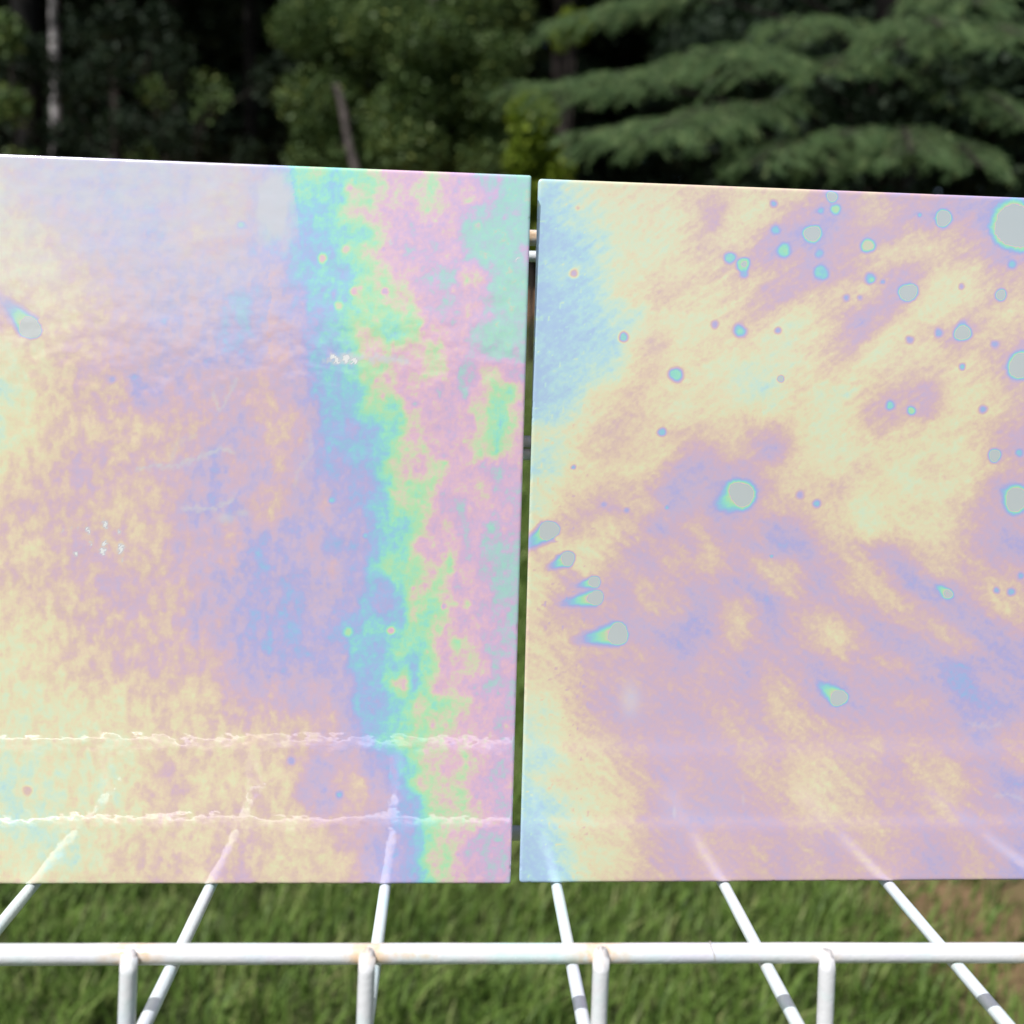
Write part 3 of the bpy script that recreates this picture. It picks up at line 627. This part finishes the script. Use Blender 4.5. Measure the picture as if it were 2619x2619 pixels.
dxp = (post_x[3] - post_x[0]) / 3; post_x = [post_x[0] - dxp] + post_x + [post_x[3] + dxp]
welds = [((x, FY - .003, FZ - .0005), .0105 + .003 * (k % 2), s) for k, (x, s) in enumerate(zip(post_x, (.7, .8, 1.0, .85, .3, .6)))]
welds += [((at(q, 1798, FY)[0], FY - .0032, FZ + .0012), .0022, .6) for q in (748, 768, 779, 802, 818)]
front = rod('front_rail', (XL, FY, FZ), (XR, FY, FZ), .00335, rack, welds, step=.0015, n=28, wob=.0005)
# a crack in the paint that runs round the front rail
th = np.linspace(0, 2 * math.pi, 25); cx = at(1341, 1802, FY)[0]
P = np.stack([cx + .0006 * np.sin(2 * th + 1), FY + .0034 * np.cos(th), FZ + .0034 * np.sin(th)], -1)
V, F = tube(P, .00022, 6, False); me = mesh_np('paint_crack', V, F, True); attr(me, 'rust', np.ones(len(V))); link('paint_crack', me, M_RUST, front)
Y2 = 0.312
rod('cross_rail', (XL, RY, SHELF + RDZ), (XR, RY, SHELF + RDZ), .0030, rack)
rod('lower_rail', (XL, FY - .007, SHELF - .10), (XR, FY - .007, SHELF - .10), .0030, rack)
rod('deck_back_rail', (XL, .478, SHELF + RDZ), (XR, .478, SHELF + RDZ), .0036, rack)
for i in range(-2, 9):
    x = WX0 + WDX * i
    w = rod('deck_wire', (x, Y2, SHELF), (x, .482, SHELF), .0026, rack, [((x, RY, SHELF), .006, .35)], mat=M_WIRE, step=.004)
for k, x in enumerate(post_x):
    yc = FY - .0052
    tilt = (0, -.002, -.001, .0, .001, 0)[k]
    P = line((x + tilt * 3, yc - .004, SHELF - .103), (x, yc, FZ + .0010), .004); r = np.full(len(P), .00285) * (1 + .02 * vnoise(np.arange(len(P)) * .7, np.full(len(P), k * 3.3), 4))
    V, F = tube(P, r, 20)
    # the top end is sheared off on a slant towards the front
    nring = 20; top = slice((len(P) - 1) * nring, len(P) * nring); tc = len(V) - 1
    sl = (.95, .75, .9, 1.1, .8, .9)[k]
    V[top, 2] += (V[top, 1] - yc) * sl + .0005 * np.sin(np.arange(nring) * 1.7 + k); V[tc, 2] = FZ + .0014; V[top, 0] = x + (V[top, 0] - x) * (1.0 if k != 4 else .8)
    me = mesh_np('post', V, F, True)
    d = np.linalg.norm(V - np.array([x, yc + .002, FZ]), axis=1)
    attr(me, 'rust', np.clip(1 - d / .006, 0, 1) * (.75, .5, .75, .6, .35, .5)[k]); link('post', me, M_PAINT, rack)
# frame behind the panels: crossbars the panels rest against
def back_bar(py, dist, r, name='back_bar'):
    q = at(985, py, dist)
    return rod(name, (XL, dist, q[2]), (XR, dist, q[2]), r, rack, [((q[0] + .004, dist - r, q[2] + .0005), .006, 1.0)] if py < 460 else [((q[0], dist - r, q[2] + .002), .005, .6)], step=.003, n=20)
back_bar(448, .4590, .0034); back_bar(483, .5050, .0026)
back_bar(833, .4414, .0026); back_bar(857, .4414, .0026)
zt = at(985, 420, .447)[2]
for x in (XL, XR):
    rod('upright', (x, .447, 0), (x, .447, zt), .0055, rack); rod('leg', (x, FY, 0), (x, FY, FZ), .0055, rack)
    rod('side_rail', (x, Y2, SHELF), (x, .502, SHELF), .0045, rack); rod('brace', (x, .447, zt - .004), (x, .502, at(985, 483, .5)[2]), .003, rack)

# ------------------------------------------------------------------ panels on the rack
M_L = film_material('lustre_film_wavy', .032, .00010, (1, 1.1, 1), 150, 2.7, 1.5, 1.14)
M_R = film_material('lustre_film_satin', .14, .00004, (1, 1, 1), 120, 2.2)
HL = [[2699.07984, -92.87246, 596.59102], [131.55786, -2771.21326, 1032.7198], [0.05896, -0.12723, 0.45689]]
HR = [[2706.53425, -78.81961, 608.38096], [132.53658, -2754.69843, 1034.03018], [0.06535, -0.11042, 0.45793]]
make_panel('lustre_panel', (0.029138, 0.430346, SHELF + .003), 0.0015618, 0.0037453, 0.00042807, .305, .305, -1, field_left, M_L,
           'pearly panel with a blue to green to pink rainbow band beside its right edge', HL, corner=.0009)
make_panel('lustre_panel', (0.033156, 0.431171, SHELF + .003), 0.0082198, 0.0208467, 0.00236629, .305, .305, 1, field_right, M_R,
           'pearly panel in cream and lilac dotted with ringed grey droplet spots', HR, corner=.0014)

# ------------------------------------------------------------------ trees
M_BARK = simple('brown_bark', (.020, .017, .015, 1), .9, (.06, .05, .045, 1), 9.)
M_BLACK = simple('shade_black_bark', (.006, .006, .006, 1), .9, (.018, .017, .016, 1), 9.)  # near-black copy of the bark; the wood's shade is put into its colour
M_BIRCH = simple('pale_birch_bark', (.04, .04, .04, 1), .8, (.42, .40, .40, 1), 5.)
M_SNAG = simple('grey_dead_wood', (.10, .085, .08, 1), .9, (.26, .22, .20, 1), 7.)
M_DEAD = simple('shaded_dead_wood', (.035, .03, .028, 1), .9, (.12, .10, .095, 1), 8.)  # darker copy of the grey dead wood, with shade put into the colour
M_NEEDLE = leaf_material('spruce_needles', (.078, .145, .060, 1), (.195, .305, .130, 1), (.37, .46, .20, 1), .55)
M_DARK = leaf_material('shade_conifer_needles', (.012, .024, .012, 1), (.022, .040, .020, 1), (.035, .055, .022, 1), .7)  # greens darkened to stand for shade inside the wood and crowns
M_LEAF = leaf_material('mid_green_leaves', (.050, .090, .028, 1), (.105, .165, .052, 1), (.22, .26, .065, 1), .55)
M_LIME = leaf_material('yellow_green_leaves', (.08, .13, .014, 1), (.18, .25, .022, 1), (.32, .36, .04, 1), .5)

def leaf_cloud(C, R, n, size, seed, flat=.5, drop=0.):
    """n leaf quads spread in ellipsoid clumps C (k,3) R (k,3)"""
    g = np.random.default_rng(seed); k = len(C); C = np.asarray(C, float); R = np.asarray(R, float)
    vol = R.prod(1) ** (2 / 3.); idx = g.choice(k, n, p=vol / vol.sum())
    d = norm(g.normal(size=(n, 3))); rr = g.random(n) ** .45
    P = C[idx] + d * rr[:, None] * R[idx]
    up = norm(g.normal(size=(n, 3)) + np.array([0, 0, flat * 2])); a = norm(np.cross(up, g.normal(size=(n, 3)))); b2 = np.cross(up, a)
    s = (size * g.uniform(.6, 1.4, n))[:, None]
    a = a * s; b2 = b2 * s * .55; a[:, 2] -= drop * s[:, 0]
    V = np.stack([P - a, P - b2, P + a, P + b2], 1).reshape(-1, 3)
    F = np.arange(4 * n).reshape(-1, 4)
    t = np.clip(.4 + .25 * g.normal(size=n) + .25 * (g.random(k)[idx] - .5), 0, 1)
    return V, F, np.repeat(t, 4)
def leaf_mesh(name, *clouds):
    o = 0; A = []; B_ = []; T_ = []
    for V, F, t in clouds: A.append(V); B_.append(F + o); T_.append(t); o += len(V)
    me = mesh_np(name, np.vstack(A), np.vstack(B_)); attr(me, 'tint', np.concatenate(T_)); return me
def trunk_mesh(name, pts, radii, limbs=(), n=12):
    t = np.linspace(0, 1, len(pts)); s = np.linspace(0, 1, max(8, len(pts) * 5)); pts = np.asarray(pts, float)
    P = np.stack([np.interp(s, t, pts[:, k]) for k in range(3)], -1); P[:, :2] += .02 * np.stack([np.sin(s * 9), np.cos(s * 7)], -1) * (radii[0] / .06)
    V, F = tube(P, np.interp(s, np.linspace(0, 1, len(radii)), radii), n); VV = [V]; FF = [F]; o = len(V)
    for a, b_, r in limbs:
        q = line(a, b_, np.linalg.norm(np.array(b_) - np.array(a)) / 6); q[:, 2] += .15 * np.linalg.norm(np.array(b_) - np.array(a)) * np.sin(np.linspace(0, math.pi, len(q)))
        V2, F2 = tube(q, np.linspace(r, r * .3, len(q)), 8); VV.append(V2); FF.append(F2 + o); o += len(V2)
    return mesh_np(name, np.vstack(VV), np.vstack(FF), True)

def clumps(seed, base, z0, z1, rad, k, rmin, rmax, cone=0.):
    g = np.random.default_rng(seed); z = g.uniform(z0, z1, k); t = (z - z0) / (z1 - z0)
    rr = rad * (1 - cone * t) * (np.sqrt(g.random(k))); a = g.uniform(0, 2 * math.pi, k)
    C = np.stack([base[0] + rr * np.cos(a), base[1] + rr * np.sin(a), z], -1)
    s = g.uniform(rmin, rmax, k); return C, np.stack([s, s, s * .6], -1)

def tree(name, label, pos, height, trunk_r, crown_z, crown_r, nleaf, leaf, bark, foliage, seed, group=None, lean=(0, 0), cone=.4, k=40, extra=None):
    x, y = pos; z = float(terrain(np.array([x]), np.array([y]))[0])
    root = empty(name, (x, y, z), label, 'tree', group)
    top = (lean[0], lean[1], height)
    limbs = []
    g = np.random.default_rng(seed)
    for q in range(9):
        zz = crown_z + (height - crown_z) * (.05 + .09 * q); a = g.uniform(0, 6.28); f = zz / height
        p = np.array(top) * f; limbs.append((p, p + np.array([math.cos(a), math.sin(a), .25]) * crown_r * .7, trunk_r * .35))
    link('trunk', trunk_mesh('trunk', [(0, 0, -.2), np.array(top) * .5, np.array(top) * .97], [trunk_r * 1.25, trunk_r, trunk_r * .2], limbs), bark, root)
    C, R = clumps(seed, np.array(top[:2]) * .7, crown_z, height, crown_r, k, crown_r * .28, crown_r * .5, cone)
    cl = [leaf_cloud(C, R, nleaf, leaf, seed + 1)]
    if extra is not None:
        Ce, Re, ne, le = extra; Ce = np.asarray(Ce) - np.array([x, y, z]); cl.append(leaf_cloud(Ce, Re, ne, le, seed + 2))
    link('crown', leaf_mesh('crown', *cl), foliage, root)
    return root
def copy_tree(o, loc, rz, sc, label=None):
    c = o.copy(); COL.objects.link(c); c.location = loc; c.rotation_euler = (0, 0, rz); c.scale = (sc, sc, sc)
    if label: c['label'] = label
    for ch in o.children:
        d = ch.copy(); COL.objects.link(d); d.parent = c
    return c

# the near spruce: branches reach out towards the lawn
def spray(path, width, seed, dens=1.0, needle=.016):
    """one needled branch along a polyline: side twigs, tip twigs, needles"""
    g = np.random.default_rng(seed); P = np.asarray(path, float)
    d = np.r_[0, np.cumsum(np.linalg.norm(np.diff(P, axis=0), axis=1))]; Ln = d[-1]
    pos = lambda s: np.stack([np.interp(s, d, P[:, k]) for k in range(3)], -1)
    twigs = []
    wood = [(P, .014, .003)]
    fol = min(Ln * .62, .86); s0 = Ln - fol
    s = s0
    while s < Ln - .01:
        p = pos(s); tdir = norm(pos(min(s + .05, Ln)) - pos(s - .05)); side = norm(np.cross(tdir, [0, 0, 1.]))
        f = (s - s0) / fol; ln = width * (1 - .72 * f) * (.45 + .55 * min(1, f / .25)) * g.uniform(.75, 1.15)
        for sg in (-1, 1):
            dr = norm(tdir * .75 + sg * side * g.uniform(.8, 1.2) + np.array([0, 0, g.uniform(-.1, .22)]))
            m_ = max(3, int(ln / .03)); q = [p.copy()]; dd = dr.copy()
            for _ in range(m_):
                dd = norm(dd + np.array([0, 0, -.075]) + g.normal(0, .045, 3)); q.append(q[-1] + dd * ln / m_)
            q = np.array(q); wood.append((q, .004, .0012))
            for i in range(1, len(q)):
                t2 = norm(q[i] - q[i - 1]); s2 = norm(np.cross(t2, [0, 0, 1.]))
                twigs.append((q[i - 1], q[i] - q[i - 1]))
                for s3 in (-1, 1):
                    if g.random() < .62 * dens:
                        l3 = g.uniform(.055, .125) * (1.1 - .4 * i / len(q))
                        d3 = norm(t2 * .9 + s3 * s2 * .8 + np.array([0, 0, g.uniform(-.85, .05)])); twigs.append((q[i], d3 * l3))
            twigs.append((q[-1], norm(dd + np.array([0, 0, -.25])) * .05))
        s += .062 / dens
    A = np.array([t[0] for t in twigs]); D = np.array([t[1] for t in twigs])
    per = 26; n = len(A) * per; k = np.repeat(np.arange(len(A)), per); u = g.random(n)
    T = norm(D)[k]; rad = norm(np.cross(T, norm(g.normal(size=(n, 3))))); rad[:, 2] = rad[:, 2] * .8 + .15
    nd = norm(T * .75 + rad * .9) * (needle * g.uniform(.7, 1.2, n))[:, None]; base = A[k] + D[k] * u[:, None]
    w = norm(np.cross(nd, g.normal(size=(n, 3)))) * .0016
    Vn = np.stack([base - w, base + w, base + nd], 1).reshape(-1, 3); Fn = np.arange(3 * n).reshape(-1, 3)
    tt = np.clip(.42 + .26 * g.normal(size=len(A))[k] + .1 * g.normal(size=n), 0, 1)
    me = mesh_np('needles', Vn, Fn); attr(me, 'tint', np.repeat(tt, 3))
    VV = []; FF = []; o = 0
    for q, r0, r1 in wood:
        V, F = tube(q, np.linspace(r0, r1, len(q)), 5 if r0 < .01 else 8, False); VV.append(V); FF.append(F + o); o += len(V)
    return me, mesh_np('branch', np.vstack(VV), np.vstack(FF), True)

TR = at(1640, 600, 6.3); TR[2] = 0
spruce = empty('spruce_tree', tuple(TR), 'green spruce with drooping needled branches reaching over the lawn, right', 'tree')
link('trunk', trunk_mesh('trunk', [(0, 0, -.2), (.05, 0, 4), (0, .05, 9.5)], [.17, .12, .02]), M_BARK, spruce)
tips = [(1345, 95, 4.55, .46, .10), (1560, 135, 4.75, .42, .16), (1700, 105, 4.6, .42, .25), (1480, 45, 4.9, .42, .12), (1775, 60, 4.4, .40, .18), (1930, 75, 4.3, .44, .18), (1850, 20, 4.7, .42, .2),
        (950, 165, 5.0, .42, .10), (1090, 150, 5.2, .40, .12), (1235, 130, 5.5, .36, .16), (1095, 262, 4.5, .42, .18), (1210, 275, 4.4, .46, .26), (1330, 255, 4.6, .42, .22), (1420, 320, 4.5, .40, .2), (1545, 340, 5.0, .36, .2),
        (1590, 262, 4.55, .36, .12), (1720, 300, 4.35, .44, .2), (1850, 325, 4.4, .40, .2), (1800, 190, 5.4, .34, .2), (1930, 240, 5.2, .36, .2), (1180, 20, 5.6, .40, .2), (1020, 60, 5.7, .40, .2)]
for i, (px, py, dist, wd, rise) in enumerate(tips):
    tip = at(px, py, dist) - TR; g = np.random.default_rng(700 + i)
    base = np.array([0, 0, tip[2] + rise * .3 + .05])
    h = tip[:2]; path = []
    for t in np.linspace(0, 1, 14):
        z = base[2] + (tip[2] - base[2]) * t + rise * 1.25 * math.sin(math.pi * min(1, t * .98) ** 1.25)
        path.append([h[0] * t, h[1] * t, z])
    mn, mb = spray(np.array(path), wd, 800 + i)
    bo = link('branch', mb, M_BARK, spruce); link('needles', mn, M_NEEDLE, bo)
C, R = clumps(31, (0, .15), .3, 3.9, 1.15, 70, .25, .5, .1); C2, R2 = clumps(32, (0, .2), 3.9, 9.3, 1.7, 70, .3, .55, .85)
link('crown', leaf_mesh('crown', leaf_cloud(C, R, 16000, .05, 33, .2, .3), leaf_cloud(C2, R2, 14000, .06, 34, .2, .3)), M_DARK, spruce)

# trees at the edge of the wood
def gpos(px, dist): q = at(px, 600, dist); return (q[0], q[1])
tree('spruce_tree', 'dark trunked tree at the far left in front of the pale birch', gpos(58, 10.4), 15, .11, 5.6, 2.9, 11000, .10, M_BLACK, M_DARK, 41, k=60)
tree('birch_tree', 'slim birch with pale grey bark in the dark wood, left', gpos(106, 11.4), 14, .042, 6.2, 2.6, 9000, .09, M_BIRCH, M_LEAF, 42, lean=(.25, 0))
tree('birch_tree', 'thin grey trunk deep in the shaded wood between birch and dark gap', gpos(224, 13.6), 14, .06, 6.8, 2.6, 9000, .09, M_BARK, M_DARK, 43)
Ce = [at(*q) for q in [(585, 55, 9.6), (640, 20, 9.8), (700, 60, 9.4), (760, 30, 9.6), (820, 70, 9.2), (880, 40, 9.6), (930, 20, 9.5), (600, 190, 9.6), (590, 240, 9.5), (650, 150, 9.8), (660, 250, 9.9), (690, 290, 9.6),
      (760, 130, 9.3), (790, 190, 9.4), (755, 230, 9.5), (770, 280, 9.3), (850, 140, 9.5), (870, 200, 9.6), (900, 110, 9.4), (930, 180, 9.3), (950, 100, 9.2), (910, 260, 9.6), (620, 300, 9.6), (840, 300, 9.8), (720, 340, 9.6), (940, 310, 9.4)]]
g = np.random.default_rng(9); Rs = g.uniform(.22, .42, len(Ce)); Re = np.stack([Rs, Rs * .8, Rs * .75], -1)
tree('leafy_tree', 'leafy green tree with a slim grey brown trunk, left of the gap', gpos(806, 9.7), 11, .06, 5.0, 2.0, 9000, .06, M_SNAG, M_LEAF, 44, extra=(Ce, Re, 34000, .027))
tree('dark_spruce', 'dark tree over the shaded gap left of the leaning trunk', gpos(470, 13.2), 15, .07, 5.4, 3.0, 12000, .10, M_BLACK, M_DARK, 45, k=60)
tree('dark_spruce', 'dark tree between leafy tree and spruce branches', gpos(1040, 11.0), 14, .10, 4.0, 2.7, 12000, .09, M_BARK, M_DARK, 46, k=60)
# dead wood
q0 = at(700, 420, 9.0); q1 = at(632, 160, 9.3)
sn = link('dead_trunk', trunk_mesh('dead_trunk', [q0 + (q0 - q1) * .9, (q0 + q1) / 2, q1], [.045, .036, .03]), M_DEAD); tag(sn, 'grey dead trunk leaning to the left under the leafy tree', 'trunk')
q0 = at(890, 640, 9.9); q1 = at(876, 168, 10.0); q0[2] = float(terrain(q0[:1], q0[1:2])[0]) - .1
sn = link('broken_trunk', trunk_mesh('broken_trunk', [q0, (q0 + q1) / 2, q1], [.13, .11, .09]), M_DEAD); tag(sn, 'thick pale broken trunk right of the slim leafy tree', 'trunk')

def shrub(name, label, pts, rad, n, leaf, mat, seed, stem_to=None):
    pts = [np.asarray(at(*p)) for p in pts]; g = np.random.default_rng(seed)
    b0 = np.mean(pts, 0); zb = float(terrain(b0[:1], b0[1:2])[0]); root = empty(name, (b0[0], b0[1], zb), label, 'shrub')
    C = np.array(pts) - np.array([b0[0], b0[1], zb]); R = np.stack([rad * g.uniform(.8, 1.2, len(C))] * 3, -1)
    limbs = [((0, 0, .1), c, .012) for c in C]
    link('stem', trunk_mesh('stem', [(0, 0, -.1), (0, 0, C[:, 2].mean() * .5), (0, 0, C[:, 2].mean())], [.03, .022, .01], limbs), M_BARK, root)
    link('foliage', leaf_mesh('foliage', leaf_cloud(C, R, n, leaf, seed)), mat, root); return root
shrub('leafy_shrub', 'bright yellow green sapling just left of the spruce branches', [(1005, 215, 7.6), (1000, 255, 7.5), (1025, 285, 7.6), (985, 300, 7.5), (1040, 330, 7.6), (1000, 370, 7.5), (1010, 450, 7.6)], .16, 4200, .03, M_LIME, 51)
shrub('leafy_shrub', 'small yellow green twigs high above the bright sapling', [(1075, 42, 8.0), (1090, 55, 8.0), (1060, 70, 8.1)], .11, 500, .03, M_LIME, 52)
shrub('leafy_shrub', 'dim green sapling between the birch and the dark gap', [(285, 170, 10.0), (300, 175, 10.2), (410, 180, 10.0), (395, 170, 10.2), (380, 210, 10.1), (270, 300, 10.0), (285, 340, 10.1), (330, 330, 10.2)], .18, 600, .03, M_LEAF, 53)
shrub('leafy_shrub', 'dim green sapling at the far left edge beside the dark trunk', [(22, 80, 9.6), (15, 60, 9.6), (30, 190, 9.7), (20, 200, 9.6), (40, 300, 9.7)], .17, 700, .04, M_LEAF, 54)

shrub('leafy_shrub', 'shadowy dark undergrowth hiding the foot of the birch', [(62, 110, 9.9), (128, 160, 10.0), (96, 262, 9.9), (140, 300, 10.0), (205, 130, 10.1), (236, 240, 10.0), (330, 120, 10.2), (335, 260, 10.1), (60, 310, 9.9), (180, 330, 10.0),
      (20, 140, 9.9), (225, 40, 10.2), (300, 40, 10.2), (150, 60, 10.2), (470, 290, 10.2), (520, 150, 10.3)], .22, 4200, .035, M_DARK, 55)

# rows of dark trees behind
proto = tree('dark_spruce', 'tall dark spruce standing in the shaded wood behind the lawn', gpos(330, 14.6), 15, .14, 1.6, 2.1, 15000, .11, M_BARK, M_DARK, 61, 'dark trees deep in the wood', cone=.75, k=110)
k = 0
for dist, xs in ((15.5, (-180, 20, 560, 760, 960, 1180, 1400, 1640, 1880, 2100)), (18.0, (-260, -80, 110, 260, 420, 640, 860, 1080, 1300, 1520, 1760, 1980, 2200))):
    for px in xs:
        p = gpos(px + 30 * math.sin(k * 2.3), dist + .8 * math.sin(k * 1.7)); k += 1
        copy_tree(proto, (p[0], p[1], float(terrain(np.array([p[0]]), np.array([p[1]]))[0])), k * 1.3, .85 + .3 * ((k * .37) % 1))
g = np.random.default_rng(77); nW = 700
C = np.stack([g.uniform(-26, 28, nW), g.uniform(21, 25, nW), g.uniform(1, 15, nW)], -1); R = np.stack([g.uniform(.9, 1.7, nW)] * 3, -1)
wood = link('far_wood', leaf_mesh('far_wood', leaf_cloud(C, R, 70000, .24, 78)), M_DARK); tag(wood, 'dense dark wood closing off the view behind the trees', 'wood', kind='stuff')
